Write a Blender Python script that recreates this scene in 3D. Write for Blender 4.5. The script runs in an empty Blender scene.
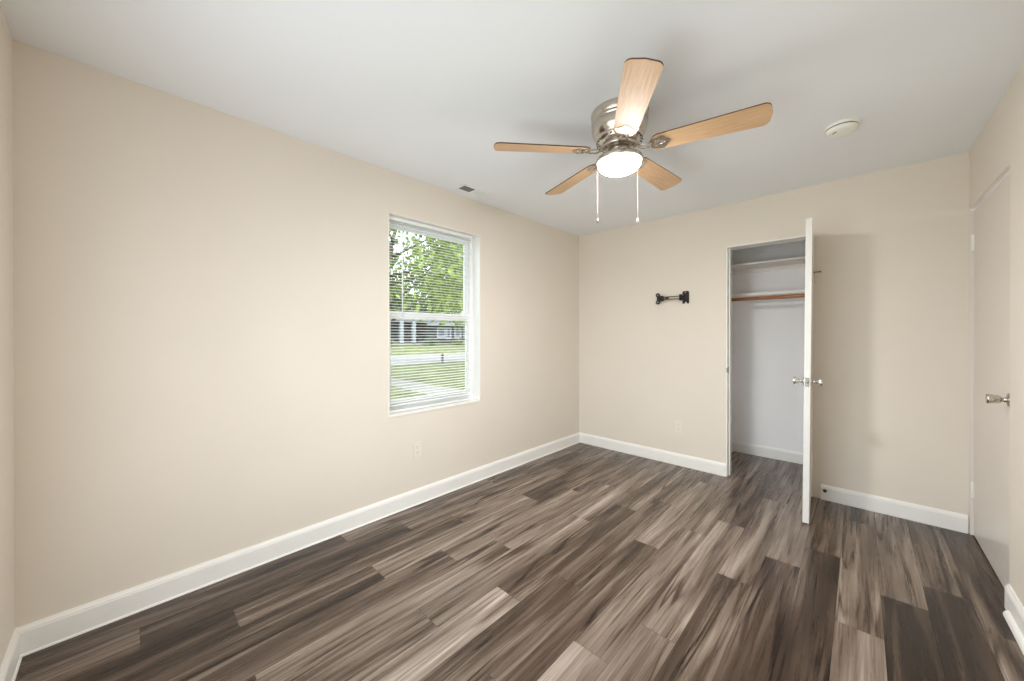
import bpy, bmesh, math, random
from mathutils import Vector, Matrix, Euler
random.seed(7)
PI = math.pi
scene = bpy.context.scene
COL = scene.collection

# ------------------------------------------------------------------ room measures (metres)
XL, XR, YB, YF, H = -2.423, .503, 3.727, -.299, 2.44
WT = .14
GROUND = -.45

# ------------------------------------------------------------------ camera, world, lights, exposure
FPX, YAW, PITCH, ROLL, CAM_H = 367.98, .7603, .0023, -.0008, 1.2742
cam_data = bpy.data.cameras.new('camera')
cam_data.sensor_fit = 'HORIZONTAL'
cam_data.sensor_width = 36.0
cam_data.lens = FPX * 36.0 / 1024
cam_data.shift_x = (512 - 510.71) / 1024
cam_data.shift_y = -(340.5 - 335.51) / 1024
cam_data.clip_start = .02
cam_data.clip_end = 400
camera = bpy.data.objects.new('camera', cam_data)
COL.objects.link(camera)
camera.location = (0, 0, CAM_H)
camera.rotation_euler = (Matrix.Rotation(YAW, 3, 'Z') @ Matrix.Rotation(PI / 2 - PITCH, 3, 'X') @ Matrix.Rotation(ROLL, 3, 'Z')).to_euler()
scene.camera = camera

world = bpy.data.worlds.new('world')
scene.world = world
world.use_nodes = True
wb = world.node_tree.nodes['Background']
wb.inputs['Color'].default_value = (.80, .90, 1.0, 1)
wb.inputs['Strength'].default_value = 4.4

def lamp(name, kind, loc, energy, color, direction=None, **kw):
    d = bpy.data.lights.new(name, kind)
    d.energy = energy
    d.color = color
    for k, v in kw.items():
        setattr(d, k, v)
    o = bpy.data.objects.new(name, d)
    COL.objects.link(o)
    o.location = loc
    if direction:
        o.rotation_euler = Vector(direction).to_track_quat('-Z', 'Y').to_euler()
    return o

lamp('sun', 'SUN', (5, 10, 12), 3.0, (1.0, .95, .86), (-.48, -.30, -.82), angle=.01)
# added fill lamp for the room, at the invented window behind the camera
lamp('added_front_fill', 'AREA', (-.95, YF + .003, 1.0), 25, (.90, .955, 1.0), (0, 1, 0),
     shape='RECTANGLE', size=1.36, size_y=1.46)
BOWL_STRENGTH = 330.0   # at the bottom of the bowl, over the bulb; much weaker at the rim

scene.view_settings.view_transform = 'Standard'
scene.view_settings.look = 'None'
scene.view_settings.gamma = 1
scene.view_settings.use_curve_mapping = False
scene.view_settings.exposure = 0.18
scene.cycles.max_bounces = 16
scene.cycles.diffuse_bounces = 12
scene.cycles.use_light_tree = False

# ------------------------------------------------------------------ materials
def srgb(r, g, b):
    def f(c):
        c /= 255
        return c / 12.92 if c <= .04045 else ((c + .055) / 1.055) ** 2.4
    return (f(r), f(g), f(b), 1)

def new_mat(name):
    m = bpy.data.materials.new(name)
    m.use_nodes = True
    return m, m.node_tree, m.node_tree.nodes['Principled BSDF']

def mat(name, col, rough=.5, metal=0, var=.04, scale=30, bump=0, bump_scale=200, spec=.5, coat=0, stretch=None):
    m, nt, b = new_mat(name)
    N, L = nt.nodes, nt.links
    b.inputs['Roughness'].default_value = rough
    b.inputs['Metallic'].default_value = metal
    b.inputs['Specular IOR Level'].default_value = spec
    b.inputs['Coat Weight'].default_value = coat
    tc = N.new('ShaderNodeTexCoord')
    src = tc.outputs['Object']
    if stretch:
        mp = N.new('ShaderNodeMapping')
        mp.inputs['Scale'].default_value = stretch
        L.new(src, mp.inputs['Vector'])
        src = mp.outputs['Vector']
    n = N.new('ShaderNodeTexNoise')
    n.inputs['Scale'].default_value = scale
    n.inputs['Detail'].default_value = 4
    L.new(src, n.inputs['Vector'])
    r = N.new('ShaderNodeValToRGB')
    r.color_ramp.elements[0].position = .3
    r.color_ramp.elements[1].position = .7
    r.color_ramp.elements[0].color = tuple(c * (1 - var) for c in col[:3]) + (1,)
    r.color_ramp.elements[1].color = tuple(min(1, c * (1 + var)) for c in col[:3]) + (1,)
    L.new(n.outputs['Fac'], r.inputs['Fac'])
    L.new(r.outputs['Color'], b.inputs['Base Color'])
    if bump:
        n2 = N.new('ShaderNodeTexNoise')
        n2.inputs['Scale'].default_value = bump_scale
        n2.inputs['Detail'].default_value = 3
        L.new(src, n2.inputs['Vector'])
        bp = N.new('ShaderNodeBump')
        bp.inputs['Strength'].default_value = bump
        bp.inputs['Distance'].default_value = .002
        L.new(n2.outputs['Fac'], bp.inputs['Height'])
        L.new(bp.outputs['Normal'], b.inputs['Normal'])
    return m

M = {}
M['wall'] = mat('cream_wall_paint', srgb(224, 216, 204), .62, var=.012, scale=2.5, bump=.10, bump_scale=260, spec=.3)
M['ceiling'] = mat('white_ceiling_paint', srgb(240, 244, 249), .8, var=.01, scale=2, bump=.08, bump_scale=180, spec=.2)
M['closet_wall'] = mat('white_closet_paint', srgb(246, 246, 247), .6, var=.015, scale=3, bump=.08, bump_scale=240, spec=.3)
M['white'] = mat('white_trim_paint', srgb(238, 237, 233), .38, var=.015, scale=12, spec=.5)
M['door'] = mat('white_door_paint', srgb(224, 223, 219), .33, var=.012, scale=5, spec=.5)
M['door_warm'] = mat('off_white_door_paint', srgb(224, 216, 208), .28, var=.012, scale=4, spec=.5)
M['vinyl'] = mat('white_vinyl', srgb(240, 241, 243), .35, var=.01, scale=20)
M['slat'] = mat('white_blind_slat', srgb(236, 238, 236), .4, var=.02, scale=20)
M['cord'] = mat('white_cord', srgb(232, 232, 226), .7, var=.03, scale=200)
M['plastic'] = mat('ivory_plastic', srgb(228, 222, 210), .35, var=.015, scale=40)
M['smoke_plastic'] = mat('aged_white_plastic', srgb(240, 240, 233), .4, var=.015, scale=30)
M['slot'] = mat('dark_slot', srgb(42, 38, 34), .6, var=.05, scale=80)
M['black_metal'] = mat('black_powder_coat', srgb(20, 17, 15), .5, metal=0, var=.1, scale=120)
M['grey_metal'] = mat('worn_grey_steel', srgb(150, 145, 138), .35, metal=.8, var=.06, scale=60)
M['nickel'] = mat('brushed_nickel', srgb(206, 198, 188), .24, metal=1, var=.05, scale=60, stretch=(1, 1, 12))
M['chrome'] = mat('polished_chrome', srgb(222, 222, 220), .12, metal=1, var=.02, scale=40)
M['brass'] = mat('aged_brass', srgb(150, 116, 70), .35, metal=.9, var=.08, scale=80)
M['bronze'] = mat('aged_bronze', srgb(92, 76, 58), .42, metal=.7, var=.1, scale=80)
M['vent_white'] = mat('white_enamel', srgb(244, 245, 246), .4, var=.02, scale=40)
M['shelf'] = mat('white_shelf_board', srgb(238, 234, 230), .45, var=.015, scale=12)

def wood_mat(name, dark, light, rough, stretch, scale=6):
    m, nt, b = new_mat(name)
    N, L = nt.nodes, nt.links
    b.inputs['Roughness'].default_value = rough
    tc = N.new('ShaderNodeTexCoord')
    mp = N.new('ShaderNodeMapping')
    mp.inputs['Scale'].default_value = stretch
    L.new(tc.outputs['Object'], mp.inputs['Vector'])
    n = N.new('ShaderNodeTexNoise')
    n.inputs['Scale'].default_value = scale
    n.inputs['Detail'].default_value = 6
    n.inputs['Distortion'].default_value = .4
    L.new(mp.outputs['Vector'], n.inputs['Vector'])
    r = N.new('ShaderNodeValToRGB')
    r.color_ramp.elements[0].position = .32
    r.color_ramp.elements[1].position = .68
    r.color_ramp.elements[0].color = dark
    r.color_ramp.elements[1].color = light
    L.new(n.outputs['Fac'], r.inputs['Fac'])
    L.new(r.outputs['Color'], b.inputs['Base Color'])
    return m

M['blade'] = wood_mat('maple_blade_veneer', srgb(196, 158, 118), srgb(216, 182, 144), .42, (1.5, 22, 22))
M['blade_edge'] = wood_mat('walnut_blade_top', srgb(74, 52, 38), srgb(100, 72, 52), .5, (1.5, 22, 22))
M['rod'] = wood_mat('brown_wood_rod', srgb(150, 96, 56), srgb(196, 138, 92), .45, (2, 30, 30))

# floor boards: tone and grain offset come from per-face attributes of each board
def floor_material():
    m, nt, b = new_mat('grey_brown_vinyl_plank')
    N, L = nt.nodes, nt.links
    def math_(op, a, b_=None, c=None):
        n = N.new('ShaderNodeMath')
        n.operation = op
        for i, v in enumerate((a, b_, c)):
            if v is None:
                continue
            if isinstance(v, (int, float)):
                n.inputs[i].default_value = v
            else:
                L.new(v, n.inputs[i])
        return n.outputs[0]
    tone = N.new('ShaderNodeAttribute'); tone.attribute_name = 'tone'
    seed = N.new('ShaderNodeAttribute'); seed.attribute_name = 'seed'
    tc = N.new('ShaderNodeTexCoord')
    sep = N.new('ShaderNodeSeparateXYZ')
    L.new(tc.outputs['Object'], sep.inputs[0])
    x, y = sep.outputs[0], sep.outputs[1]
    def vec(sx, sy, sz):
        c = N.new('ShaderNodeCombineXYZ')
        L.new(math_('MULTIPLY_ADD', x, sx, math_('MULTIPLY', seed.outputs['Fac'], 7.31)), c.inputs[0])
        L.new(math_('MULTIPLY_ADD', y, sy, math_('MULTIPLY', seed.outputs['Fac'], 3.17)), c.inputs[1])
        L.new(math_('MULTIPLY', seed.outputs['Fac'], sz), c.inputs[2])
        return c.outputs[0]
    def noise(v, scale, detail, rough=.55, dist=0.0):
        n = N.new('ShaderNodeTexNoise')
        n.inputs['Scale'].default_value = scale
        n.inputs['Detail'].default_value = detail
        n.inputs['Roughness'].default_value = rough
        n.inputs['Distortion'].default_value = dist
        L.new(v, n.inputs['Vector'])
        return n.outputs['Fac']
    broad = noise(vec(15, 1.0, 5), 1.0, 3, .5, .55)       # wide wandering streaks
    mid = noise(vec(70, 1.9, 9), 1.0, 4, .6, .35)         # narrow grain
    fine = noise(vec(230, 3.2, 13), 1.0, 2, .5)             # pores
    veins = noise(vec(13, .75, 21), 1.0, 2, .4, .5)
    v1 = math_('ABSOLUTE', math_('SUBTRACT', veins, .5))
    vein = math_('SUBTRACT', 1.0, math_('MULTIPLY', math_('MINIMUM', v1, .04), 25))
    gate = N.new('ShaderNodeMapRange')
    gate.inputs['From Min'].default_value = .47
    gate.inputs['From Max'].default_value = .60
    L.new(noise(vec(7, 1.3, 31), 1.0, 2), gate.inputs['Value'])
    vein = math_('MULTIPLY', vein, gate.outputs[0])
    s = math_('MULTIPLY_ADD', math_('SUBTRACT', broad, .5), 1.2, tone.outputs['Fac'])
    s = math_('MULTIPLY_ADD', math_('SUBTRACT', mid, .5), .46, s)
    s = math_('MULTIPLY_ADD', math_('SUBTRACT', fine, .5), .35, s)
    s = math_('MULTIPLY_ADD', vein, -.42, s)
    r = N.new('ShaderNodeValToRGB')
    cr = r.color_ramp
    cr.elements[0].position = .05
    cr.elements[0].color = srgb(32, 21, 14)
    cr.elements[1].position = .95
    cr.elements[1].color = srgb(176, 163, 152)
    e = cr.elements.new(.35); e.color = srgb(75, 60, 49)
    e = cr.elements.new(.62); e.color = srgb(124, 110, 98)
    L.new(s, r.inputs['Fac'])
    L.new(r.outputs['Color'], b.inputs['Base Color'])
    b.inputs['Roughness'].default_value = .34
    rr = math_('MULTIPLY_ADD', mid, .10, .23)
    L.new(rr, b.inputs['Roughness'])
    b.inputs['Specular IOR Level'].default_value = .45
    bp = N.new('ShaderNodeBump')
    bp.inputs['Strength'].default_value = .06
    bp.inputs['Distance'].default_value = .0012
    L.new(mid, bp.inputs['Height'])
    L.new(bp.outputs['Normal'], b.inputs['Normal'])
    return m
M['floor'] = floor_material()
M['seam'] = mat('dark_plank_seam', srgb(38, 31, 27), .8, var=.05, scale=40)

def glass_material():
    m = bpy.data.materials.new('window_glass')
    m.use_nodes = True
    nt = m.node_tree
    nt.nodes.clear()
    out = nt.nodes.new('ShaderNodeOutputMaterial')
    tr = nt.nodes.new('ShaderNodeBsdfTransparent')
    tr.inputs[0].default_value = (.95, .97, .96, 1)
    gl = nt.nodes.new('ShaderNodeBsdfGlossy')
    gl.inputs['Roughness'].default_value = .02
    fr = nt.nodes.new('ShaderNodeFresnel')
    fr.inputs[0].default_value = 1.3
    mx = nt.nodes.new('ShaderNodeMixShader')
    nt.links.new(fr.outputs[0], mx.inputs[0])
    nt.links.new(tr.outputs[0], mx.inputs[1])
    nt.links.new(gl.outputs[0], mx.inputs[2])
    nt.links.new(mx.outputs[0], out.inputs[0])
    return m
M['glass'] = glass_material()

def emit_material(name, col, strength):
    m, nt, b = new_mat(name)
    b.inputs['Base Color'].default_value = (.9, .88, .84, 1)
    b.inputs['Roughness'].default_value = .3
    b.inputs['Emission Color'].default_value = col
    b.inputs['Emission Strength'].default_value = strength
    return m
M['bowl'] = emit_material('lit_frosted_glass', (1.0, .972, .95, 1), BOWL_STRENGTH)
def bowl_gradient(z_rim, z_bottom, rim):
    nt = M['bowl'].node_tree
    tc = nt.nodes.new('ShaderNodeTexCoord')
    sp = nt.nodes.new('ShaderNodeSeparateXYZ')
    mr = nt.nodes.new('ShaderNodeMapRange')
    mr.interpolation_type = 'SMOOTHSTEP'
    nt.links.new(tc.outputs['Object'], sp.inputs[0])
    nt.links.new(sp.outputs[2], mr.inputs['Value'])
    mr.inputs['From Min'].default_value = z_rim
    mr.inputs['From Max'].default_value = z_bottom
    mr.inputs['To Min'].default_value = rim
    mr.inputs['To Max'].default_value = BOWL_STRENGTH
    nt.links.new(mr.outputs[0], nt.nodes['Principled BSDF'].inputs['Emission Strength'])
bowl_gradient(-.266, -.304, 3.0)

# outdoors
M['grass'] = mat('lawn_grass', (.115, .125, .045, 1), .9, var=.45, scale=1.6, bump=.5, bump_scale=30, spec=.1)
M['asphalt'] = mat('pale_street_concrete', (.20, .18, .17, 1), .9, var=.08, scale=2, spec=.2)
M['walk'] = mat('pale_concrete_walk', (.22, .20, .175, 1), .9, var=.08, scale=4, spec=.2)
M['leaf_bright'] = mat('bright_spring_leaves', (.19, .24, .05, 1), .6, var=.40, scale=.9, spec=.2)
M['leaf_mid'] = mat('mid_green_leaves', (.11, .15, .04, 1), .6, var=.45, scale=.7, spec=.2)
M['leaf_dark'] = mat('dark_green_leaves', (.07, .12, .04, 1), .6, var=.45, scale=.8, spec=.2)
M['bark'] = mat('grey_brown_bark', (.09, .07, .055, 1), .9, var=.3, scale=6, bump=.6, bump_scale=20)
M['siding'] = mat('charcoal_siding', (.028, .030, .032, 1), .8, var=.12, scale=2, stretch=(1, 1, 14))
M['roof_shingle'] = mat('grey_shingle_roof', (.07, .07, .07, 1), .9, var=.2, scale=5)
M['house_white'] = mat('white_house_trim', (.22, .23, .24, 1), .6, var=.04, scale=3)
M['house_glass'] = mat('dark_house_window', (.03, .04, .05, 1), .15, var=.1, scale=2)
M['house_brick'] = mat('buff_brick', (.30, .25, .20, 1), .9, var=.15, scale=8)
M['exterior'] = mat('outside_wall_siding', (.6, .58, .54, 1), .8, var=.05, scale=3)

# ------------------------------------------------------------------ mesh builder
class MB:
    def __init__(self):
        self.bm = bmesh.new()
        self.mi = 0

    def _tag(self, before):
        if self.mi:
            for f in self.bm.faces:
                if f not in before:
                    f.material_index = self.mi

    def box(self, x0, x1, y0, y1, z0, z1, mi=0):
        v = [self.bm.verts.new(p) for p in ((x0, y0, z0), (x1, y0, z0), (x1, y1, z0), (x0, y1, z0),
                                            (x0, y0, z1), (x1, y0, z1), (x1, y1, z1), (x0, y1, z1))]
        for q in ((3, 2, 1, 0), (4, 5, 6, 7), (0, 1, 5, 4), (1, 2, 6, 5), (2, 3, 7, 6), (3, 0, 4, 7)):
            f = self.bm.faces.new([v[i] for i in q])
            f.material_index = mi
        return self

    def lathe(self, profile, seg=48, mat4=None, mi=0, smooth=True):
        """profile: [(r, z)], turned about z, then moved by mat4"""
        mat4 = mat4 or Matrix.Identity(4)
        rings = []
        for r, z in profile:
            if r < 1e-6:
                rings.append([self.bm.verts.new(mat4 @ Vector((0, 0, z)))])
            else:
                rings.append([self.bm.verts.new(mat4 @ Vector((r * math.cos(2 * PI * i / seg), r * math.sin(2 * PI * i / seg), z))) for i in range(seg)])
        for a, b in zip(rings[:-1], rings[1:]):
            for i in range(seg):
                j = (i + 1) % seg
                if len(a) == 1 and len(b) == 1:
                    continue
                if len(a) == 1:
                    q = (a[0], b[j], b[i])
                elif len(b) == 1:
                    q = (a[i], a[j], b[0])
                else:
                    q = (a[i], a[j], b[j], b[i])
                f = self.bm.faces.new(q)
                f.smooth = smooth
                f.material_index = mi
        return self

    def prism(self, pts, t0, t1, mat4=None, mi=0, side_mi=None, top_mi=None):
        """polygon in local xy, extruded along local z from t0 to t1"""
        mat4 = mat4 or Matrix.Identity(4)
        a = [self.bm.verts.new(mat4 @ Vector((p[0], p[1], t0))) for p in pts]
        b = [self.bm.verts.new(mat4 @ Vector((p[0], p[1], t1))) for p in pts]
        f = self.bm.faces.new(list(reversed(a))); f.material_index = mi
        f = self.bm.faces.new(b); f.material_index = mi if top_mi is None else top_mi
        n = len(pts)
        for i in range(n):
            f = self.bm.faces.new((a[i], a[(i + 1) % n], b[(i + 1) % n], b[i]))
            f.material_index = mi if side_mi is None else side_mi
        return self

    def tube(self, pts, radii, seg=10, mi=0, cap=True):
        pts = [Vector(p) for p in pts]
        if isinstance(radii, (int, float)):
            radii = [radii] * len(pts)
        rings = []
        for i, p in enumerate(pts):
            d = (pts[min(i + 1, len(pts) - 1)] - pts[max(i - 1, 0)]).normalized()
            up = Vector((0, 0, 1)) if abs(d.z) < .9 else Vector((1, 0, 0))
            s = d.cross(up).normalized()
            t = d.cross(s).normalized()
            rings.append([self.bm.verts.new(p + radii[i] * (s * math.cos(2 * PI * k / seg) + t * math.sin(2 * PI * k / seg))) for k in range(seg)])
        for a, b in zip(rings[:-1], rings[1:]):
            for k in range(seg):
                f = self.bm.faces.new((a[k], a[(k + 1) % seg], b[(k + 1) % seg], b[k]))
                f.smooth = True
                f.material_index = mi
        if cap:
            for r in (rings[0], rings[-1]):
                f = self.bm.faces.new(r)
                f.material_index = mi
        return self

    def build(self, name, mats, parent=None, bevel=0, loc=None, segments=2):
        bmesh.ops.recalc_face_normals(self.bm, faces=self.bm.faces)
        me = bpy.data.meshes.new(name)
        self.bm.to_mesh(me)
        self.bm.free()
        o = bpy.data.objects.new(name, me)
        COL.objects.link(o)
        for m in (mats if isinstance(mats, (list, tuple)) else [mats]):
            me.materials.append(m)
        if loc is not None:
            # geometry was made in world space: move the origin without moving the shape
            me.transform(Matrix.Translation(-Vector(loc)))
            o.location = loc
        if parent is not None:
            o.parent = parent
        if bevel:
            md = o.modifiers.new('bevel', 'BEVEL')
            md.width = bevel
            md.segments = segments
            md.limit_method = 'ANGLE'
            md.angle_limit = math.radians(40)
        return o

def empty(name, loc=(0, 0, 0), rz=0):
    o = bpy.data.objects.new(name, None)
    COL.objects.link(o)
    o.location = loc
    o.rotation_euler = (0, 0, rz)
    o.empty_display_size = .1
    return o

def tag(o, label, cat, group=None, kind=None):
    o['label'] = label
    o['category'] = cat
    if group:
        o['group'] = group
    if kind:
        o['kind'] = kind
    return o

def struct(o, label=None, cat=None):
    o['kind'] = 'structure'
    if label:
        o['label'] = label
    if cat:
        o['category'] = cat
    return o

def Rx(a): return Matrix.Rotation(a, 4, 'X')
def Ry(a): return Matrix.Rotation(a, 4, 'Y')
def Rz(a): return Matrix.Rotation(a, 4, 'Z')
def T(x, y, z): return Matrix.Translation((x, y, z))

# ------------------------------------------------------------------ floor: boards 156 mm wide, joints read off the photograph
CLOSET_Y0, CLOSET_Y1, CLOSET_XL, CLOSET_XR = YB + .135, 4.60, -1.02, .12
PW, PL = .156, 1.245
# per row: (y of one joint, {index of board counted from the joint: tone})
rows = [
    (.948, {-1: .30, 0: .50, 1: .48, 2: .40}),
    (.045, {-1: .46, 0: .18, 1: .50, 2: .44}),
    (.345, {-1: .16, 0: .38, 1: .52, 2: .40}),
    (.938, {-1: .14, 0: .60, 1: .34, 2: .45}),
    (.045, {-1: .40, 0: .40, 1: .52, 2: .42}),
    (.335, {-1: .30, 0: .46, 1: .56, 2: .50}),
    (.940, {-1: .46, 0: .56, 1: .60, 2: .45}),
    (.055, {-1: .44, 0: .66, 1: .32, 2: .50}),
    (.335, {-1: .42, 0: .44, 1: .46, 2: .50}),
    (.940, {-1: .50, 0: .34, 1: .60, 2: .44}),
    (.045, {-1: .46, 0: .58, 1: .48, 2: .54}),
    (.320, {-1: .40, 0: .56, 1: .62, 2: .34}),
    (.940, {-1: .50, 0: .40, 1: .58, 2: .42}),
    (.050, {-1: .44, 0: .36, 1: .22, 2: .58}),
    (.322, {-1: .42, 0: .36, 1: .26, 2: .50, 3: .40}),
    (.937, {-1: .44, 0: .62, 1: .54, 2: .42}),
    (.060, {-1: .40, 0: .34, 1: .08, 2: .54}),
    (.300, {-1: .40, 0: .36, 1: .08, 2: .46}),
    (.054, {-1: .40, 0: .44, 1: .46, 2: .26}),
]
bm = bmesh.new()
lt = bm.faces.layers.float.new('tone')
ls = bm.faces.layers.float.new('seed')
rnd = random.Random(11)
def board(x0, x1, y0, y1, tone, seed):
    if x1 - x0 < .002 or y1 - y0 < .002:
        return
    g, z = .0006, 0.0
    v = [bm.verts.new(p) for p in ((x0 + g, y0 + g, z), (x1 - g, y0 + g, z), (x1 - g, y1 - g, z), (x0 + g, y1 - g, z))]
    f = bm.faces.new(v)
    f[lt] = tone
    f[ls] = seed
    f.material_index = 0
FX0, FX1 = XL, XR + .10
for i, (yj, tones) in enumerate(rows):
    x0 = XL + i * PW
    x1 = min(x0 + PW, FX1)
    for k in range(-1, 5):
        y0 = yj + k * PL
        y1 = y0 + PL
        seed = rnd.uniform(0, 60)
        tone = .46 + (tones.get(k, rnd.uniform(.36, .56)) - .44) * .84
        a, b_ = max(y0, YF), min(y1, YB + .0001)
        if b_ > a:
            board(x0, x1, a, b_, tone, seed)
        # the boards run on through the closet opening
        a, b_ = max(y0, YB), min(y1, CLOSET_Y1)
        cx0, cx1 = max(x0, CLOSET_XL), min(x1, CLOSET_XR)
        if b_ > a and cx1 > cx0:
            board(cx0, cx1, a, b_, tone, seed)
# sub-floor slab that shows dark in the seams
def slab(x0, x1, y0, y1, z0, z1):
    v = [bm.verts.new(p) for p in ((x0, y0, z0), (x1, y0, z0), (x1, y1, z0), (x0, y1, z0), (x0, y0, z1), (x1, y0, z1), (x1, y1, z1), (x0, y1, z1))]
    for q in ((3, 2, 1, 0), (4, 5, 6, 7), (0, 1, 5, 4), (1, 2, 6, 5), (2, 3, 7, 6), (3, 0, 4, 7)):
        f = bm.faces.new([v[j] for j in q])
        f.material_index = 1
slab(XL - WT, XR + .16, YF - WT, CLOSET_Y1 + .1, -.12, -.0015)
me = bpy.data.meshes.new('floor')
bm.to_mesh(me)
bm.free()
floor = bpy.data.objects.new('floor', me)
COL.objects.link(floor)
me.materials.append(M['floor'])
me.materials.append(M['seam'])
struct(floor)

# ------------------------------------------------------------------ ceiling and walls
b = MB().box(XL - WT, XR + .16, YF - WT, CLOSET_Y1 + .1, H, H + .2)
struct(b.build('ceiling', M['ceiling']))

WY0, WY1, WZ0, WZ1 = 1.292, 2.158, .690, 2.143            # window opening in the left wall
b = MB()
b.box(XL - WT, XL, YF - WT, WY0, 0, H)
b.box(XL - WT, XL, WY1, YB + .1, 0, H)
b.box(XL - WT, XL, WY0, WY1, 0, WZ0)
b.box(XL - WT, XL, WY0, WY1, WZ1, H)
struct(b.build('wall_left', M['wall']))

CX0, CX1, CZ1 = -.874, -.274, 2.060                         # rough closet opening in the back wall
b = MB()
b.box(XL, CX0, YB, CLOSET_Y0, 0, H)
b.box(CX1, XR, YB, CLOSET_Y0, 0, H)
b.box(CX0, CX1, YB, CLOSET_Y0, CZ1, H)
struct(b.build('wall_back', M['wall']))

DY0, DY1, DZ1 = 2.842, 3.727, 2.072                         # door opening in the right wall, tight to the corner
b = MB()
b.box(XR, XR + .16, YF - WT, DY0, 0, H)
b.box(XR, XR + .16, DY0, DY1, DZ1, H)
b.box(XR, XR + .16, DY1, YB + .2, 0, H)
struct(b.build('wall_right', M['wall']))

FX_0, FX_1, FZ0, FZ1 = -1.65, -.25, .25, 1.75                # invented window opening behind the camera, added for the room light
b = MB()
b.box(XL, FX_0, YF - WT, YF, 0, H)
b.box(FX_1, XR, YF - WT, YF, 0, H)
b.box(FX_0, FX_1, YF - WT, YF, 0, FZ0)
b.box(FX_0, FX_1, YF - WT, YF, FZ1, H)
struct(b.build('wall_front', M['wall']))

# closet shell
b = MB().box(CLOSET_XL - .1, CLOSET_XR + .1, CLOSET_Y1, CLOSET_Y1 + .1, 0, H)
struct(b.build('wall_closet_back', M['closet_wall']))
b = MB().box(CLOSET_XL - .1, CLOSET_XL, CLOSET_Y0, CLOSET_Y1, 0, H)
struct(b.build('wall_closet_left', M['closet_wall']))
b = MB().box(CLOSET_XR, CLOSET_XR + .1, CLOSET_Y0, CLOSET_Y1, 0, H)
struct(b.build('wall_closet_right', M['closet_wall']))

# ------------------------------------------------------------------ baseboards with a moulded top and a small shoe
def baseboard(name, p0, p1, inward, h=.114, t=.014, shoe=.012, mitre0=0, mitre1=0, shoe_start=0):
    """profile swept straight from p0 to p1 (xy); inward = unit xy vector into the room"""
    prof = [(0, 0), (t, 0), (t, h * .80), (t * .86, h * .84), (t * .86, h * .88), (t * .55, h * .95), (t * .40, h), (0, h)]
    p0, p1, n = Vector((*p0, 0)), Vector((*p1, 0)), Vector((*inward, 0))
    d = (p1 - p0).normalized()
    b = MB()
    def sweep(pr, s0=0.0):
        A = [b.bm.verts.new(p0 + d * (s0 + mitre0 * u) + n * u + Vector((0, 0, z))) for u, z in pr]
        B = [b.bm.verts.new(p1 - d * (mitre1 * u) + n * u + Vector((0, 0, z))) for u, z in pr]
        k = len(pr)
        b.bm.faces.new(list(reversed(A)))
        b.bm.faces.new(B)
        for i in range(k):
            b.bm.faces.new((A[i], A[(i + 1) % k], B[(i + 1) % k], B[i]))
    sweep(prof)
    if shoe:
        q = [(t, 0)] + [(t + shoe * math.cos(a), shoe * 1.35 * math.sin(a)) for a in [i * PI / 10 for i in range(6)]]
        sweep(q, shoe_start)
    return struct(b.build(name, M['white']))

baseboard('baseboard_left', (XL, YF), (XL, YB), (1, 0), mitre0=1, mitre1=1, shoe=.006)
baseboard('baseboard_front', (XL, YF), (XR, YF), (0, 1), mitre0=1, mitre1=1, shoe=.006)
baseboard('baseboard_back', (XL, YB), (CX0 + .002, YB), (0, -1), mitre0=1, shoe=0)
baseboard('baseboard_back_right', (-.222, YB), (XR - .004, YB), (0, -1), shoe=0)
baseboard('baseboard_right', (XR, 2.832), (XR, YF), (-1, 0), mitre1=1, shoe=.018, t=.015, shoe_start=.075)
baseboard('baseboard_closet_back', (CLOSET_XL, CLOSET_Y1), (CLOSET_XR, CLOSET_Y1), (0, -1), shoe=0, h=.11, mitre0=1, mitre1=1)
baseboard('baseboard_closet_left', (CLOSET_XL, CLOSET_Y0), (CLOSET_XL, CLOSET_Y1), (1, 0), shoe=0, h=.11, mitre1=1)

# ------------------------------------------------------------------ window in the left wall
FD = XL - .105                                              # plane of the vinyl frame's room side
def window(name, M4, w, h, blind=False):
    """single-hung window; local x to the right, y outward, z up, origin at the lower left room-side corner of the opening"""
    root = empty(name)
    root.matrix_world = M4
    struct(root)
    def part(nm, b, m, par=root, bevel=.002):
        o = b.build(nm, m, par, bevel)
        return o
    t = .006
    b = MB()                                                 # painted lining of the opening with a narrow face edge
    b.box(0, t, -.003, .10, 0, h); b.box(w - t, w, -.003, .10, 0, h)
    b.box(0, w, -.003, .10, h - t, h)
    b.box(-.004, w + .004, -.006, .10, -.004, .012)
    part('window_lining', b, M['white'], bevel=.0015)
    f = .034
    b = MB()                                                 # outer vinyl frame
    b.box(t, f, .095, .150, t, h - t); b.box(w - f, w - t, .095, .150, t, h - t)
    b.box(f, w - f, .095, .150, h - f, h - t); b.box(f, w - f, .095, .150, .012, f + .012)
    b.box(f, w - f, .088, .100, .012, .022)
    part('window_frame', b, M['vinyl'])
    mid = h * .5
    s = .036
    def sash(nm, z0, z1, y0, y1, rail_bottom, rail_top, lab):
        b = MB()
        b.box(f, f + s, y0, y1, z0, z1); b.box(w - f - s, w - f, y0, y1, z0, z1)
        b.box(f + s, w - f - s, y0, y1, z0, z0 + rail_bottom)
        b.box(f + s, w - f - s, y0, y1, z1 - rail_top, z1)
        o = part(nm, b, M['vinyl'])
        o['label'] = lab
        g = MB().box(f + s - .004, w - f - s + .004, (y0 + y1) / 2 - .002, (y0 + y1) / 2 + .002, z0 + rail_bottom - .004, z1 - rail_top + .004)
        g.build('window_pane', M['glass'], o)
        return o
    sash('upper_sash', mid - .020, h - f, .126, .148, .040, .034, 'fixed upper sash')
    lo = sash('lower_sash', f + .012, mid + .034, .098, .122, .045, .052, 'sliding lower sash')
    b = MB()
    b.box(w * .5 - .03, w * .5 + .03, .086, .100, mid + .018, mid + .030)
    b.build('sash_lock', M['vinyl'], lo, .002)
    return root

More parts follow.
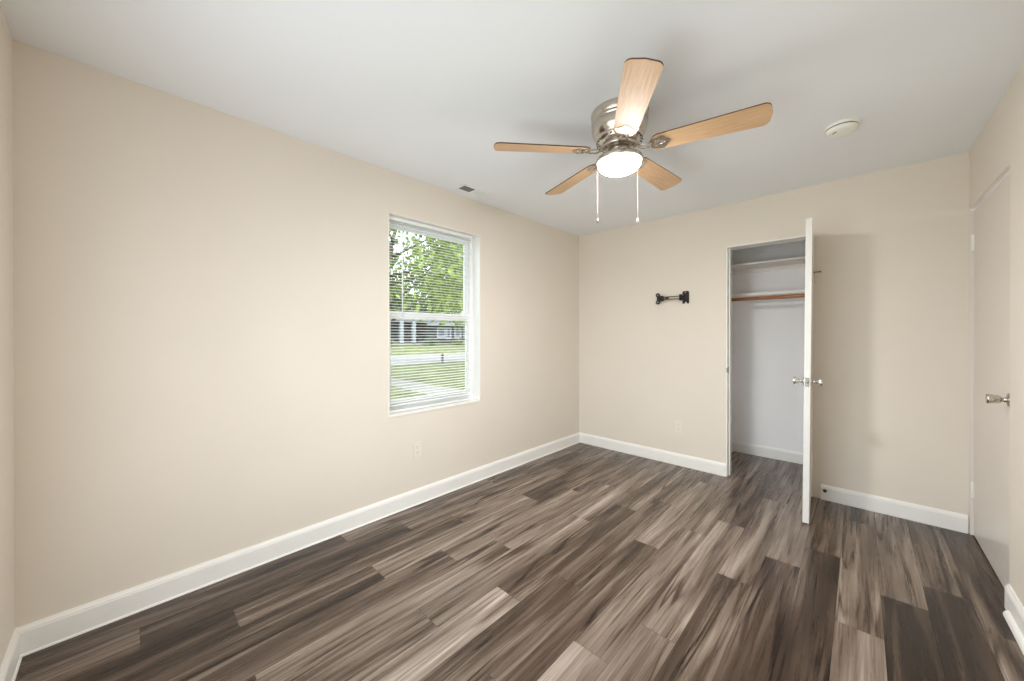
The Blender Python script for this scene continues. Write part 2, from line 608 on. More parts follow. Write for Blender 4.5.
# local x = world +y, local y (outward) = world -x
M4 = Matrix(((0, -1, 0, XL), (1, 0, 0, WY0), (0, 0, 1, WZ0), (0, 0, 0, 1)))
window('window_1', M4, WY1 - WY0, WZ1 - WZ0)
M4 = Matrix(((1, 0, 0, FX_0), (0, -1, 0, YF), (0, 0, 1, FZ0), (0, 0, 0, 1)))
b = MB()
b.box(FX_0, FX_0 + .03, YF - .12, YF - .06, FZ0, FZ1); b.box(FX_1 - .03, FX_1, YF - .12, YF - .06, FZ0, FZ1)
b.box(FX_0 + .03, FX_1 - .03, YF - .12, YF - .06, FZ0, FZ0 + .03); b.box(FX_0 + .03, FX_1 - .03, YF - .12, YF - .06, FZ1 - .03, FZ1)
w2 = struct(b.build('added_window', M['vinyl']))  # frame of the unseen window, added along with the fill lamp
g = MB().box(FX_0 + .03, FX_1 - .03, YF - .10, YF - .096, FZ0 + .03, FZ1 - .03)
g.build('window_pane', M['glass'], w2)

# ------------------------------------------------------------------ mini blind hanging inside the window opening
BX = XL - .052
blind = tag(empty('window_blind', (BX, (WY0 + WY1) / 2, WZ1 - .007)),
            'open white horizontal mini blind hanging inside the only window on the long cream wall', 'blind')
by0, by1 = WY0 + .012, WY1 - .052
def rel(b, name, m, parent, bevel=0, root=blind):
    o = b.build(name, m, None, bevel)
    o.data.transform(Matrix.Translation(-Vector(root.location)))
    o.parent = parent
    return o
b = MB()
b.box(BX - .013, BX + .013, by0, by1, WZ1 - .034, WZ1 - .008)
rel(b, 'headrail', M['slat'], blind, .002)
b = MB()
zt, zb, pitch = WZ1 - .050, WZ0 + .052, .0212
n_slat = int((zt - zb) / pitch) + 1
for i in range(n_slat):
    z = zt - i * pitch
    # a slightly crowned slat, tipped a little towards the room
    xs = (-.0125, -.0045, .0045, .0125)
    zz = (-.0010 + .0012, .0012 + .0005, .0012 - .0005, -.0010 - .0012)
    top = [(BX + x_, z + z_) for x_, z_ in zip(xs, zz)]
    A = [b.bm.verts.new((x_, by0 + .002, z_)) for x_, z_ in top] + [b.bm.verts.new((x_, by0 + .002, z_ - .0006)) for x_, z_ in reversed(top)]
    B = [b.bm.verts.new((x_, by1 - .002, z_)) for x_, z_ in top] + [b.bm.verts.new((x_, by1 - .002, z_ - .0006)) for x_, z_ in reversed(top)]
    k = len(A)
    b.bm.faces.new(A); b.bm.faces.new(list(reversed(B)))
    for j in range(k):
        b.bm.faces.new((A[j], A[(j + 1) % k], B[(j + 1) % k], B[j]))
rel(b, 'slats', M['slat'], blind)
b = MB()
b.box(BX - .012, BX + .012, by0, by1, zb - .034, zb - .022)
rel(b, 'bottom_rail', M['slat'], blind, .002)
for yy in (by0 + .13, by1 - .13):
    for dx in (-.0132, .0132):
        b = MB().tube([(BX + dx, yy, WZ1 - .034), (BX + dx, yy, zb - .03)], .0006, 6)
        rel(b, 'ladder_cord', M['cord'], blind)
b = MB()
wy = by0 + .115
b.tube([(BX + .021, wy, WZ1 - .045), (BX + .024, wy, WZ1 - .74)], .0042, 6)
b.tube([(BX + .010, wy, WZ1 - .030), (BX + .021, wy, WZ1 - .036), (BX + .021, wy, WZ1 - .05)], .002, 6)
rel(b, 'tilt_wand', M['vinyl'], blind)

# ------------------------------------------------------------------ closet opening lining, door, shelves and rod
b = MB()
b.box(CX0, CX0 + .010, YB - .006, CLOSET_Y0 + .002, 0, CZ1)
b.box(CX1 - .010, CX1, YB - .006, CLOSET_Y0 + .002, 0, CZ1)
b.box(CX0 + .010, CX1 - .010, YB - .006, CLOSET_Y0 + .002, CZ1 - .010, CZ1)
b.box(CX0 + .010, CX0 + .020, YB + .045, YB + .075, 0, CZ1 - .010)          # stop
b.box(CX1 - .020, CX1 - .010, YB + .045, YB + .075, 0, CZ1 - .010)
jamb = struct(b.build('trim_1', M['white'], bevel=.0015))
b = MB().box(CX0 + .0095, CX0 + .0115, YB + .004, YB + .034, .925, .985)
b.box(CX0 + .002, CX0 + .0105, YB - .008, YB + .006, .935, .975)
b.build('strike_plate', M['grey_metal'], jamb, .001)

def knob_profile():
    # tulip-shaped knob, axis +z, starting at the door face
    return [(0, 0), (.031, 0), (.032, .003), (.029, .006), (.016, .009), (.0115, .013), (.0105, .026), (.014, .031),
            (.0205, .036), (.0245, .045), (.0268, .056), (.0272, .064), (.025, .068), (.012, .0695), (0, .0695)]

def hinge_mb(b, x, y, z, h, face=(0, -1), w=.03):
    b.lathe([(0, z - h / 2 - .006), (.004, z - h / 2 - .003), (.0062, z - h / 2), (.0062, z + h / 2), (.004, z + h / 2 + .004), (0, z + h / 2 + .006)], 14, T(x, y, 0))
    return b

door1 = struct(empty('door_1', (-.285, YB - .010, 0)))
door1.rotation_euler = (0, math.radians(.45), math.radians(3.2))
DW, DT, DH = .575, .035, 2.036
def dpart(b, name, m, parent=door1, bevel=0, root=door1):
    return b.build(name, m, parent, bevel)
# local: hinge pin at the origin, leaf runs to -y, thickness towards -x
b = MB().box(-.030, -.030 + DT, -DW, -.006, .012, .012 + DH)
leaf = dpart(b, 'door_leaf', M['door'], bevel=.002)
for side, ang in ((-1, -PI / 2), (1, PI / 2)):
    b = MB()
    x0 = -.030 if side < 0 else -.030 + DT
    b.lathe([(r_ * .95, z_ * .88) for r_, z_ in knob_profile()], 32, T(x0, -DW + .062, .955) @ Ry(ang))
    dpart(b, 'door_knob', M['chrome'])
b = MB().box(-.030 + .006, -.030 + DT - .006, -DW - .0015, -DW + .001, .925, .985)
b.lathe([(0, 0), (.008, 0), (.008, .009), (.006, .011), (0, .011)], 16, T(-.030 + DT / 2, -DW - .001, .955) @ Rx(PI / 2))
dpart(b, 'latch_plate', M['grey_metal'])
for z in (1.715, .285):
    b = hinge_mb(MB(), 0.004, .002, z, .09)
    b.box(-.024, .0, -.0065, -.0045, z - .045, z + .045)
    b.box(.0, .003, -.004, .02, z - .045, z + .045)
    hg = dpart(b, 'hinge', M['white'] if z < 1 else M['nickel'])
    if z > 1:
        b = MB()                                             # hinge-pin door stop, a small brass arm with a rubber tip
        b.tube([(.004, -.001, z + .045), (.018, -.004, z + .045), (.044, -.006, z + .046)], .0036, 8)
        b.lathe([(0, 0), (.0075, 0), (.0075, .008), (0, .008)], 14, T(.042, -.006, z + .046) @ Ry(PI / 2))
        b.build('pin_stop', M['brass'], hg)

# shelves and hanging rod
SX0, SX1 = CLOSET_XL + .001, CLOSET_XR - .001
def shelf(z, label, th=.018, cleat=.045):
    b = MB().box(SX0, SX1, 4.30, CLOSET_Y1 - .001, z, z + th)
    o = b.build('closet_shelf', M['shelf'], bevel=.0015, loc=((SX0 + SX1) / 2, 4.45, z))
    tag(o, label, 'shelf')
    L0 = Vector(o.location)
    for nm, q in (('back_cleat', (SX0 + .02, SX1 - .02, CLOSET_Y1 - .018, CLOSET_Y1 - .002, z - cleat, z)),
                  ('side_cleat', (SX0, SX0 + .018, 4.32, CLOSET_Y1 - .002, z - cleat, z)),
                  ('side_cleat', (SX1 - .018, SX1, 4.32, CLOSET_Y1 - .002, z - cleat, z))):
        c = MB().box(*q)
        oc = c.build(nm, M['shelf'], None, .001)
        oc.data.transform(Matrix.Translation(-L0))
        oc.parent = o
    return o
shelf(1.972, 'upper white shelf board near the top of the open closet')
shelf(1.658, 'lower white shelf board in the closet just above the brown rod', .030, .018)
b = MB().tube([(SX0 + .004, 4.27, 1.628), (SX1 - .004, 4.27, 1.628)], .0175, 20)
rod = tag(b.build('closet_rod', M['rod'], loc=((SX0 + SX1) / 2, 4.27, 1.628)), 'brown wooden hanging rod below the lower closet shelf', 'closet rod')
for xx, a in ((SX0 + .001, PI / 2), (SX1 - .001, -PI / 2)):
    b = MB().lathe([(0, 0), (.030, 0), (.030, .004), (.024, .012), (.0182, .012)], 24, T(xx, 4.27, 1.628) @ Ry(a))
    o = b.build('rod_socket', M['bronze'])
    o.data.transform(Matrix.Translation(-Vector(rod.location)))
    o.parent = rod

# little bumper left on the baseboard beside the closet door
b = MB()
Md = T(-.198, YB - .014, .072) @ Rx(PI / 2)
b.lathe([(0, 0), (.012, 0), (.012, .003), (.006, .005), (.0055, .012), (.008, .013), (.008, .019), (0, .020)], 18, Md)
tag(b.build('door_stop', M['bronze'], loc=(-.198, YB - .014, .072)), 'tiny dark bronze door stop on the baseboard beside the closet door', 'door stop')

# ------------------------------------------------------------------ door in the right wall
DXF = XR + .016                                             # face of the leaf, a little behind the wall surface
b = MB()
b.box(XR + .001, XR + .16, DY1 - .020, DY1, 0, DZ1)
b.box(XR + .001, XR + .16, DY0, DY0 + .004, 0, DZ1)
b.box(XR + .001, XR + .16, DY0 + .004, DY1 - .020, DZ1 - .003, DZ1)
jm = struct(b.build('trim_2', M['door_warm'], bevel=.001))
door2 = struct(empty('door_2', (DXF, DY1 - .024, 0)))
b = MB().box(0, .035, -(DY1 - DY0) + .031, 0, .008, DZ1 - .016)
b.build('door_leaf', M['door_warm'], door2, .002)
b = MB()
b.lathe([(0, 0), (.033, 0), (.034, .003), (.031, .006), (.013, .010), (.0105, .020), (.0105, .026), (.0165, .028), (.0195, .034),
         (.0215, .052), (.0235, .066), (.0225, .070), (.014, .0715), (0, .0715)], 32, T(0, -(DY1 - .024 - 2.928), .958) @ Ry(-PI / 2))
o = b.build('door_knob', M['nickel'], door2)
for z in (1.855, .285):
    b = hinge_mb(MB(), -.005, .003, z, .098)
    b.box(-.003, .001, -.020, .020, z - .048, z + .048)
    b.build('hinge', M['white'], door2, .001)

# ------------------------------------------------------------------ ceiling fan
FC = Vector((-.926, 1.807, H))
fan = tag(empty('ceiling_fan', FC), 'flush-mount ceiling fan with five light wood blades, nickel motor housing and lit bowl light', 'ceiling fan')
b = MB()
b.lathe([(0, 0), (.146, 0), (.147, -.006), (.144, -.012), (.144, -.034), (.139, -.038), (.139, -.042), (.144, -.046), (.144, -.053), (.140, -.056),
         (.140, -.060), (.143, -.063), (.142, -.080), (.138, -.098), (.130, -.114), (.122, -.124), (.118, -.128), (.118, -.134),
         (.108, -.152), (.098, -.162), (.080, -.166), (0, -.166)], 64)
housing = b.build('motor_housing', M['nickel'], fan)
b = MB()                                                    # cooling slots round the lower bell
for i in range(26):
    a = 2 * PI * i / 26
    m4 = Rz(a) @ T(.1135, 0, -.1435) @ Ry(math.radians(-28))
    b.prism([(-.0012, -.0050), (.0012, -.0050), (.0012, .0050), (-.0012, .0050)], -.010, .010, m4)
b.build('cooling_slots', M['bronze'], housing)
b = MB()
b.lathe([(0, -.166), (.088, -.166), (.090, -.170), (.090, -.180), (.086, -.184), (.060, -.185), (0, -.185)], 48)
b.build('flywheel', M['nickel'], fan)
b = MB()
b.lathe([(0, -.185), (.050, -.185), (.056, -.190), (.058, -.200), (.058, -.222), (.050, -.232), (0, -.232)], 48)
b.build('switch_housing', M['nickel'], fan)
b = MB()
b.lathe([(0, -.230), (.060, -.230), (.100, -.234), (.117, -.238), (.121, -.243), (.122, -.252), (.121, -.258), (.118, -.260), (.114, -.257), (0, -.250)], 64)
b.build('light_fitter', M['nickel'], fan)
b = MB()
prof = [(.113, -.252)] + [(.113 * max(math.cos(a), 0) ** .85, -.256 - .056 * math.sin(a)) for a in [i * PI / 2 / 12 for i in range(13)]]
prof[-1] = (0, -.312)
b.lathe(prof, 64)
b.build('light_bowl', M['bowl'], fan)['label'] = 'lit frosted white glass bowl'

def rounded_blade(r0, r1, w0, w1, rc_tip):
    pts = []
    def arc(cx, cy, r, a0, a1, n=8):
        for i in range(n + 1):
            a = a0 + (a1 - a0) * i / n
            pts.append((cx + r * math.cos(a), cy + r * math.sin(a)))
    # root is strongly rounded, tip has softly rounded corners and a slight bow
    rr = w0 * .42
    arc(r0 + rr, -w0 / 2 + rr, rr, -PI, -PI / 2)
    arc(r1 - rc_tip - .006, -w1 / 2 + rc_tip, rc_tip, -PI / 2, -.15)
    pts.append((r1, 0))
    arc(r1 - rc_tip - .006, w1 / 2 - rc_tip, rc_tip, .15, PI / 2)
    arc(r0 + rr, w0 / 2 - rr, rr, PI / 2, PI)
    return pts
BZ = -.198                                                  # blade height below the ceiling
TILT = math.radians(12)
pts = rounded_blade(.158, .664, .112, .138, .030)
ANGLES = [math.radians(a) for a in (12.6, 86.6, 159.6, -131.8, -55.2)]   # the blades have sagged a degree or two out of step
blade_me = iron_me = screws_me = None
for k in range(5):
    a = ANGLES[k]
    if k == 0:
        b = MB()
        b.prism(pts, -.003, .003, Rx(-TILT), mi=0, side_mi=1, top_mi=1)
        bl = b.build('fan_blade', [M['blade'], M['blade_edge']], fan)
        b = MB()                                            # cast bracket: neck from the flywheel and an ornate plate under the root
        neck = [(.070, 0, .016), (.095, 0, .008), (.120, 0, -.004), (.150, 0, -.007), (.170, 0, -.007)]
        for sy in (-1, 1):
            b.tube([(x_, sy * (.010 + .012 * math.sin(PI * i_ / 4)), z_) for i_, (x_, _, z_) in enumerate(neck)], [.0055, .005, .0045, .0045, .0045], 8)
        leafpts = []
        for i in range(28):
            t_ = 2 * PI * i / 28
            rr = 1 + .10 * math.cos(5 * t_)
            leafpts.append((.200 + .046 * rr * math.cos(t_), .044 * rr * math.sin(t_)))
        b.prism(leafpts, -.0075, -.0032, Rx(-TILT))
        for (px_, py_) in ((.184, .020), (.184, -.020), (.226, 0)):
            b.lathe([(0, -.0105), (.004, -.0105), (.0052, -.0085), (.0052, -.0072)], 12, Rx(-TILT) @ T(px_, py_, 0))
        b.lathe([(.012, -.0074), (.014, -.0100), (.019, -.0100), (.021, -.0074)], 20, Rx(-TILT) @ T(.198, 0, 0))
        ir = b.build('blade_bracket', M['nickel'], bl)
    else:
        bl = bl0.copy(); COL.objects.link(bl); bl.parent = fan
        ir = ir0.copy(); COL.objects.link(ir); ir.parent = bl
    bl.location = (0, 0, BZ)
    bl.rotation_euler = (0, 0, a)
    if k == 0:
        bl0, ir0 = bl, ir

# pull chains hang from the switch housing on both sides of the bowl
for (px_, py_, zl, m_fob, lab) in ((-.1253/1.42, -.0061/1.42, -.530, 'brass', 'pull chain with grey fob'), (.1193/1.42, -.0384/1.42, -.588, 'white', 'pull chain with white fob')):
    # coordinates are fan-local
    b = MB()
    top = Vector((px_ * .58, py_ * .58, -.215))
    drop = Vector((px_ * 1.42, py_ * 1.42, 0))
    b.tube([top, top + Vector((px_ * .5, py_ * .5, -.012)), drop + Vector((0, 0, -.232)), drop + Vector((0, 0, -.245)), drop + Vector((0, 0, zl))], .0008, 6)
    z = -.27
    while z > zl:
        b.lathe([(0, z + .0019), (.0013, z + .001), (.0013, z - .001), (0, z - .0019)], 6, T(px_ * 1.42, py_ * 1.42, 0))
        z -= .0085
    ch = b.build('pull_chain', M['cord'] if m_fob == 'white' else M['nickel'], fan)
    ch['label'] = lab
    b = MB().lathe([(0, zl + .003), (.003, zl + .001), (.0055, zl - .005), (.0062, zl - .013), (.004, zl - .019), (0, zl - .021)], 16, T(px_ * 1.42, py_ * 1.42, 0))
    b.build('chain_fob', M[m_fob if m_fob == 'white' else 'grey_metal'], ch)

# ------------------------------------------------------------------ smoke detector
SD = Vector((-.078, 2.765, H))
sd = tag(empty('smoke_detector', SD), 'round off-white smoke detector on the ceiling right of the fan', 'smoke detector')
b = MB().lathe([(0, 0), (.074, 0), (.075, -.003), (.074, -.010), (.071, -.013), (0, -.013)], 48)
b.build('base_plate', M['smoke_plastic'], sd)
b = MB().lathe([(.0665, -.012), (.0665, -.018)], 48)
b.build('dark_gap', M['slot'], sd)
b = MB().lathe([(0, -.018), (.068, -.018), (.069, -.021), (.067, -.030), (.060, -.036), (.045, -.041), (.020, -.043), (0, -.043)], 48)
b.build('cover', M['smoke_plastic'], sd)
b = MB()
ca = math.radians(-135)
b.prism([(-.012, -.0035), (.012, -.0035), (.012, .0035), (-.012, .0035)], -.0418, -.0385, T(.040 * math.cos(ca), .040 * math.sin(ca), 0) @ Rz(ca + PI / 2))
b.build('test_button', M['slot'], sd)

# ------------------------------------------------------------------ ceiling register
V0, V1, U0, U1 = 1.796, 2.112, -2.342, -2.212
vent = tag(empty('ceiling_vent', ((U0 + U1) / 2, (V0 + V1) / 2, H)), 'small white louvred air register on the ceiling above the window', 'vent')
def vpart(b, name, m, bevel=0):
    o = b.build(name, m, None, bevel)
    o.data.transform(Matrix.Translation(-Vector(vent.location)))
    o.parent = vent
    return o
b = MB()
e = .022
b.box(U0, U1, V0, V0 + e + .012, H - .006, H - .0005); b.box(U0, U1, V1 - e - .012, V1, H - .006, H - .0005)
b.box(U0, U0 + e, V0 + e, V1 - e, H - .006, H - .0005); b.box(U1 - e, U1, V0 + e, V1 - e, H - .006, H - .0005)
mid = V0 + .158
b.box(U0 + e, U1 - e, mid - .006, mid + .006, H - .006, H - .0005)
vpart(b, 'vent_frame', M['vent_white'], .001)
vpart(MB().box(U0 + .01, U1 - .01, V0 + .01, V1 - .01, H - .0012, H - .0004), 'vent_backing', M['slot'])
b = MB()
for side in (0, 1):
    a0 = V0 + e + .012 if side == 0 else mid + .006
    a1 = mid - .006 if side == 0 else V1 - e - .012
    n = 9
    for i in range(n):
        yy = a0 + (i + .5) * (a1 - a0) / n
        tilt = math.radians(-62 if side == 0 else 20)
        c = T((U0 + U1) / 2, yy, H - .0045) @ Rx(tilt)
        hw = .0060 if side == 0 else .0036
        b.prism([(-(U1 - U0) / 2 + e, -.0005), ((U1 - U0) / 2 - e, -.0005), ((U1 - U0) / 2 - e, .0005), (-(U1 - U0) / 2 + e, .0005)], -hw, hw, c)
vpart(b, 'louvres', M['vent_white'])

# ------------------------------------------------------------------ wall outlets (made once, facing local -y... turned to their wall)
def outlet(loc, rz, label):
    root = tag(empty('wall_outlet', loc, rz), label, 'outlet', 'wall outlets near the floor')
    b = MB().box(-.035, .035, -.0055, 0, -.0575, .0575)
    b.build('cover_plate', M['plastic'], root, .002)
    for s in (-1, 1):
        b = MB()
        m4 = T(0, -.0050, s * .0195) @ Rx(PI / 2)
        ps = []
        for i in range(24):
            a = 2 * PI * i / 24
            ps.append((.0168 * math.cos(a), max(-.0135, min(.0135, .0168 * math.sin(a)))))
        b.prism(ps, 0, .0022, m4)
        r = b.build('receptacle', M['plastic'], root)
        b = MB()
        for x_, h_ in ((-.0062, .0042), (.0062, .0034)):
            b.box(x_ - .0009, x_ + .0009, -.0076, -.0070, s * .0195 + .002 - h_, s * .0195 + .002 + h_)
        b.box(-.0018, .0018, -.0076, -.0070, s * .0195 - .0095, s * .0195 - .0065)
        b.build('socket_slots', M['slot'], r)
    b = MB().lathe([(0, 0), (.003, 0), (.003, .0015), (0, .002)], 12, T(0, -.0055, 0) @ Rx(PI / 2))
    b.build('cover_screw', M['plastic'], root)
    return root
outlet((XL, 1.522, .408), PI / 2, 'ivory duplex outlet low on the long cream wall below the window')
outlet((-1.283, YB, .373), 0, 'pale duplex outlet low on the wall left of the closet')

# ------------------------------------------------------------------ black articulated TV bracket on the back wall
tvx, tvz = -1.346, 1.632
tv = tag(empty('tv_wall_bracket', (tvx, YB, tvz)), 'black folding television wall bracket on the wall left of the closet', 'bracket')
b = MB()                                                    # upright wall plate on the right
pl = [(-.030, -.060), (-.008, -.060), (-.008, -.044), (.010, -.044), (.010, -.060), (.030, -.060), (.030, .048), (.022, .060), (-.022, .060), (-.030, .048)]
b.prism(pl, -.012, 0, T(.128, 0, 0) @ Rx(PI / 2) @ Matrix.Scale(-1, 4, (0, 0, 1)))
b.box(.106, .150, -.030, -.010, -.030, .034)
wp = b.build('wall_plate', M['black_metal'], tv, .003)
b = MB().lathe([(0, 0), (.008, 0), (.008, .003), (0, .004)], 16, T(.128, -.012, .045) @ Rx(PI / 2))
b.build('mounting_bolt', M['grey_metal'], wp)
b = MB()                                                    # vertical pivot pins of the folding arm
b.lathe([(0, -.028), (.013, -.028), (.013, .028), (0, .028)], 20, T(.090, -.036, 0))
b.tube([(.128, -.026, .010), (.090, -.036, .010)], .009, 8)
b.tube([(.128, -.026, -.012), (.090, -.036, -.012)], .009, 8)
b.build('wall_pivot', M['black_metal'], tv)
b = MB()                                                    # two slim rails with an open gap between
b.box(-.072, .090, -.042, -.030, .0085, .0165)
b.box(-.072, .090, -.042, -.030, -.0165, -.0085)
b.box(-.060, -.020, -.043, -.029, -.0085, .0085)
b.build('folding_arm', [M['bronze']], tv, .0015)['label'] = 'slim grey-brown twin-rail arm'
b = MB()
b.lathe([(0, -.026), (.014, -.026), (.015, -.012), (.015, .012), (.014, .026), (0, .026)], 20, T(-.084, -.038, 0))
b.build('head_pivot', M['black_metal'], tv)
b = MB()                                                    # waisted screen plate with two ring ends
hp = [(-.070 + .066, -.016), (-.020, -.030), (-.046, -.056), (-.062, -.044), (-.056, -.015), (-.056, .015), (-.066, .050), (-.050, .056), (-.024, .032), (-.004, .016)]
b.prism(hp, .0, .012, T(-.080, -.030, 0) @ Rx(PI / 2))
for z_ in (.034, -.036):
    b.lathe([(.010, 0), (.020, 0), (.020, .014), (.010, .014), (.010, 0)], 20, T(-.080 - .046, -.032, z_) @ Rx(PI / 2))
hd = b.build('screen_plate', M['black_metal'], tv)
for z_ in (.034, -.036):
    b = MB().lathe([(0, .002), (.0096, .002), (.0096, .0155), (0, .0155)], 16, T(-.080 - .046, -.032, z_) @ Rx(PI / 2))
    b.build('plate_bolt', M['grey_metal'], hd)

# ------------------------------------------------------------------ outdoors
def terrain_z(x):
    if x > -28: return GROUND
    if x > -38: return GROUND + (-28 - x) / 10 * .55
    return GROUND + .55
b = MB()
xs = [3, -8, -28, -33, -38, -60, -120]
ys = [-40, -10, 0, 10, 20, 30, 40, 60, 90, 140]
grid = [[b.bm.verts.new((x_, y_, terrain_z(x_))) for y_ in ys] for x_ in xs]
for i in range(len(xs) - 1):
    for j in range(len(ys) - 1):
        b.bm.faces.new((grid[i][j], grid[i + 1][j], grid[i + 1][j + 1], grid[i][j + 1]))
ground = struct(b.build('ground', M['grass']))
b = MB()
b.box(-27.7, -18.7, -35, 130, GROUND + .0, GROUND + .02)
struct(b.build('street', M['asphalt']))
b = MB()
walk = [(-14.6, 7.9), (-13.2, 7.25), (-9.9, 7.05), (-7.7, 6.55), (-5.0, 5.6), (-3.2, 4.9), (-3.2, 3.6), (-6.0, 4.9), (-8.2, 5.80), (-10.9, 5.95), (-14.6, 6.6)]
walk = [(-18.7, 9.2), (-13.3, 7.25), (-9.0, 7.20), (-3.2, 5.6), (-3.2, 4.2), (-7.7, 5.85), (-11.2, 6.15), (-18.7, 8.0)]
b.prism(walk, GROUND - .02, GROUND + .025)
struct(b.build('front_walk', M['walk']))
b = MB()                                                    # outer skin of our own house with its foundation
b.box(XL - WT - .02, XL - WT, YF - 3, WY0 - .02, GROUND, 2.7)
b.box(XL - WT - .02, XL - WT, WY1 + .02, 7, GROUND, 2.7)
b.box(XL - WT - .02, XL - WT, WY0 - .02, WY1 + .02, GROUND, WZ0 - .02)
b.box(XL - WT - .02, XL - WT, WY0 - .02, WY1 + .02, WZ1 + .02, 2.7)
struct(b.build('wall_exterior', M['exterior']))

# short post at the kerb
post = tag(empty('roadside_post', (-18.45, 13.37, GROUND)), 'short dark post at the near edge of the street outside', 'post')
b = MB().box(-.055, .055, -.055, .055, -.05, .52)
b.build('post_shaft', M['bark'], post, .01)
b = MB().prism([(-.075, -.075), (.075, -.075), (.075, .075), (-.075, .075)], .515, .56)
b.build('post_cap', M['grey_metal'], post, .012)

# ranch house over the street
HZ = GROUND + .55
HXF = -38.0
house = tag(empty('house', (HXF, 26, HZ)), 'dark single-storey house with white porch posts and long white gutter across the street', 'house')
def hpart(b, name, m, parent=house, bevel=0):
    o = b.build(name, m, None, bevel)
    o.data.transform(Matrix.Translation(-Vector(house.location)))
    o.parent = parent
    return o
hpart(MB().box(HXF - 9, HXF - 1.6, 12, 25.2, HZ, HZ + 2.75).box(HXF - 9, HXF, 25.2, 42, HZ, HZ + 2.45), 'house_wall', M['siding'])
hpart(MB().box(HXF - 1.62, HXF - 1.58, 12, 25.2, HZ, HZ + .25).box(HXF - .02, HXF + .03, 30, 42, HZ, HZ + .5), 'foundation', M['house_brick'])
b = MB()                                                    # main hipped roof and lower front eave
def roof(b, x0, x1, y0, y1, z0, z1, run):
    v = [b.bm.verts.new(p) for p in ((x0, y0, z0), (x1, y0, z0), (x1, y1, z0), (x0, y1, z0), ((x0 + x1) / 2, y0 + run, z1), ((x0 + x1) / 2, y1 - run, z1))]
    for q in ((0, 1, 4), (1, 2, 5, 4), (2, 3, 5), (3, 0, 4, 5), (3, 2, 1, 0)):
        b.bm.faces.new([v[i] for i in q])
roof(b, HXF - 9.6, HXF - .2, 11.4, 30, HZ + 2.75, HZ + 4.0, 4)
roof(b, HXF - 9.6, HXF + .7, 24.8, 42.6, HZ + 2.46, HZ + 3.9, 4)
hpart(b, 'roof', M['roof_shingle'])
b = MB()
b.box(HXF + .66, HXF + .78, 24.8, 42.6, HZ + 2.28, HZ + 2.55)
hpart(b, 'gutter', M['house_white'])
hpart(MB().box(HXF - 1.6, HXF + .3, 12, 25.2, HZ, HZ + .22), 'porch_floor', M['walk'])
for y_ in (21.7, 23.3):
    hpart(MB().box(HXF + .02, HXF + .38, y_ - .22, y_ + .22, HZ + .2, HZ + 2.75), 'porch_post', M['house_white'], bevel=.02)
b = MB().box(HXF - .1, HXF + .3, 12, 25.2, HZ + 2.58, HZ + 2.78)
hpart(b, 'porch_beam', M['roof_shingle'])
for (y0_, y1_, z0_, z1_) in ((26.7, 27.9, .75, 2.1), (28.1, 28.75, .6, 2.1), (29.4, 30.4, .7, 2.1), (30.9, 31.8, .7, 2.1), (34, 35.4, .8, 2.1), (17, 18.6, .9, 2.1)):
    xo = HXF if y0_ > 25 else HXF - 1.6
    w_ = hpart(MB().box(xo, xo + .10, y0_ - .08, y0_ + .16, HZ + z0_, HZ + z1_).box(xo, xo + .10, y1_ - .16, y1_ + .08, HZ + z0_, HZ + z1_)
               .box(xo, xo + .10, y0_ + .16, y1_ - .16, HZ + z1_ - .2, HZ + z1_).box(xo, xo + .10, y0_ + .16, y1_ - .16, HZ + z0_, HZ + z0_ + .25), 'house_window', M['house_white'])
    hpart(MB().box(xo, xo + .04, y0_ + .16, y1_ - .16, HZ + z0_ + .25, HZ + z1_ - .2), 'window_pane', M['house_glass'], w_)

# shrubs in front of the house
def foliage(b, c, rx, rz, n, size, rnd, shell=.55, zmin=None):
    for _ in range(n):
        while True:
            p = Vector((rnd.uniform(-1, 1), rnd.uniform(-1, 1), rnd.uniform(-1, 1)))
            if shell < p.length < 1: break
        p = Vector((c[0] + p.x * rx, c[1] + p.y * rx, c[2] + p.z * rz))
        if zmin is not None and p.z < zmin: continue
        q = Euler((rnd.uniform(0, 6.3), rnd.uniform(0, 6.3), rnd.uniform(0, 6.3))).to_matrix()
        s = size * rnd.uniform(.6, 1.3)
        v = [b.bm.verts.new(p + q @ Vector(k)) for k in ((-s, 0, 0), (0, -s * .5, s * .1), (s, 0, 0), (0, s * .5, s * .1))]
        b.bm.faces.new(v)
rt = random.Random(5)
for (y_, w_, h_, m_, lab) in ((19.2, .9, .8, 'leaf_mid', 'low green shrub before the porch at the left end of the far house'),
                              (24.9, .8, .7, 'leaf_dark', 'low dark shrub between porch and windows of the far house'),
                              (29.0, .7, .55, 'leaf_mid', 'low green shrub under the middle windows of the far house'),
                              (32.6, 1.0, .8, 'leaf_dark', 'rounded dark shrub right of the windows of the far house')):
    s = tag(empty('shrub', (HXF + 1.3, y_, HZ)), lab, 'shrub', 'shrubs along the far house')
    b = MB(); foliage(b, (0, 0, h_ * .55), w_, h_ * .6, 420, .13, rt, .5, 0.02)
    b.build('foliage', M[m_], s)
    b = MB()
    for i in range(5):
        a = i * 1.26
        b.tube([(0, 0, -.02), (.25 * w_ * math.cos(a), .25 * w_ * math.sin(a), h_ * .4), (.5 * w_ * math.cos(a), .5 * w_ * math.sin(a), h_ * .75)], [.03, .02, .008], 6)
    b.build('stem', M['bark'], s)

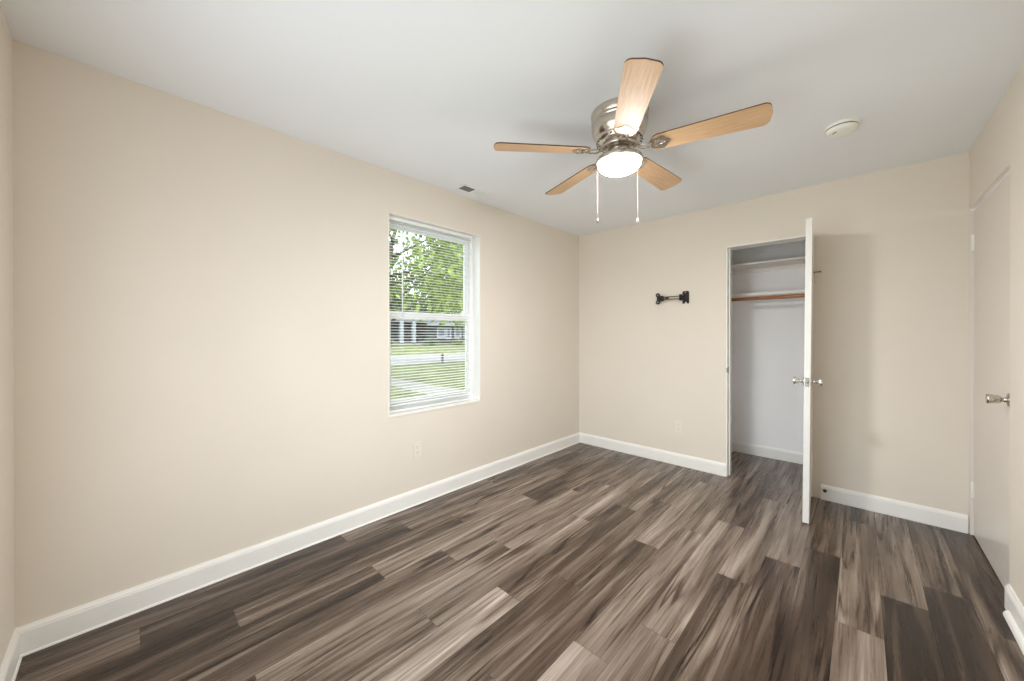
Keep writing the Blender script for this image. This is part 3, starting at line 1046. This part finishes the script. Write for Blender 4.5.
def tree(x, y, h, crown_r, crown_z, crown_h, n, size, leafm, label, seed, trunk_r=.25, lean=(0, 0), blobs=7):
    r = random.Random(seed)
    z0 = terrain_z(x)
    t = tag(empty('tree', (x, y, z0)), label, 'tree')
    b = MB()
    top = Vector((lean[0] * h, lean[1] * h, h * .80))
    mids = [Vector((0, 0, -.2)), Vector((lean[0] * h * .3, lean[1] * h * .3, h * .28)), Vector((lean[0] * h * .6, lean[1] * h * .6, h * .55)), top]
    b.tube(mids, [trunk_r * 1.25, trunk_r, trunk_r * .65, trunk_r * .2], 10)
    ends = []
    for i in range(blobs * 2):
        f = r.uniform(.28, .85)
        base = mids[0].lerp(top, f)
        a = r.uniform(0, 2 * PI)
        L = crown_r * r.uniform(.5, .95)
        end = base + Vector((L * math.cos(a), L * math.sin(a), L * r.uniform(.1, .8)))
        b.tube([base, base.lerp(end, .5) + Vector((0, 0, -.05 * L)), end], [trunk_r * .35, trunk_r * .2, trunk_r * .05], 6)
        ends.append(end)
    b.build('trunk', M['bark'], t)
    b = MB()
    per = n // (len(ends) + 4)
    for e_ in ends:
        foliage(b, e_, crown_r * .42, crown_h * .26, per, size, r, .1, 1.2)
    for i in range(4):
        a = r.uniform(0, 6.3)
        foliage(b, (lean[0] * h * .7 + crown_r * .4 * math.cos(a), lean[1] * h * .7 + crown_r * .4 * math.sin(a), crown_z + r.uniform(-.3, .3) * crown_h), crown_r * .5, crown_h * .35, per, size, r, .1, 1.2)
    b.build('foliage', M[leafm], t)
    return t
tree(-12.5, 5.7, 8.0, 3.4, 5.2, 4.6, 6200, .12, 'leaf_bright', 'near bright-leaved tree on the lawn with a dark leaning trunk, left of the view outside', 21, .17, (-.03, .20), 8)
tree(-16.5, 15.6, 9.0, 3.6, 4.8, 5.0, 6500, .14, 'leaf_bright', 'tall bright green tree by the street, right of the view outside', 22, .2, (.02, -.05), 8)
tree(-54, 27, 11, 5.5, 6.2, 7.5, 5200, .32, 'leaf_mid', 'broad green tree rising behind the left end of the far house', 23, .35)
tree(-55, 40, 12, 6.0, 6.5, 8.0, 5200, .34, 'leaf_mid', 'broad green tree rising behind the middle of the far house', 24, .35)
tree(-53, 53, 10, 5.5, 5.8, 7.0, 5200, .32, 'leaf_bright', 'yellow-green tree rising behind the right end of the far house', 25, .35)
tree(-54, 14, 11, 6.0, 6.2, 7.5, 4200, .34, 'leaf_dark', 'dark green tree beyond the far left corner of the far house', 26, .35)
tree(-66, 64, 12, 6.5, 6.5, 8.0, 4200, .36, 'leaf_dark', 'dark green tree furthest away beyond the right end of the far house', 27, .35)
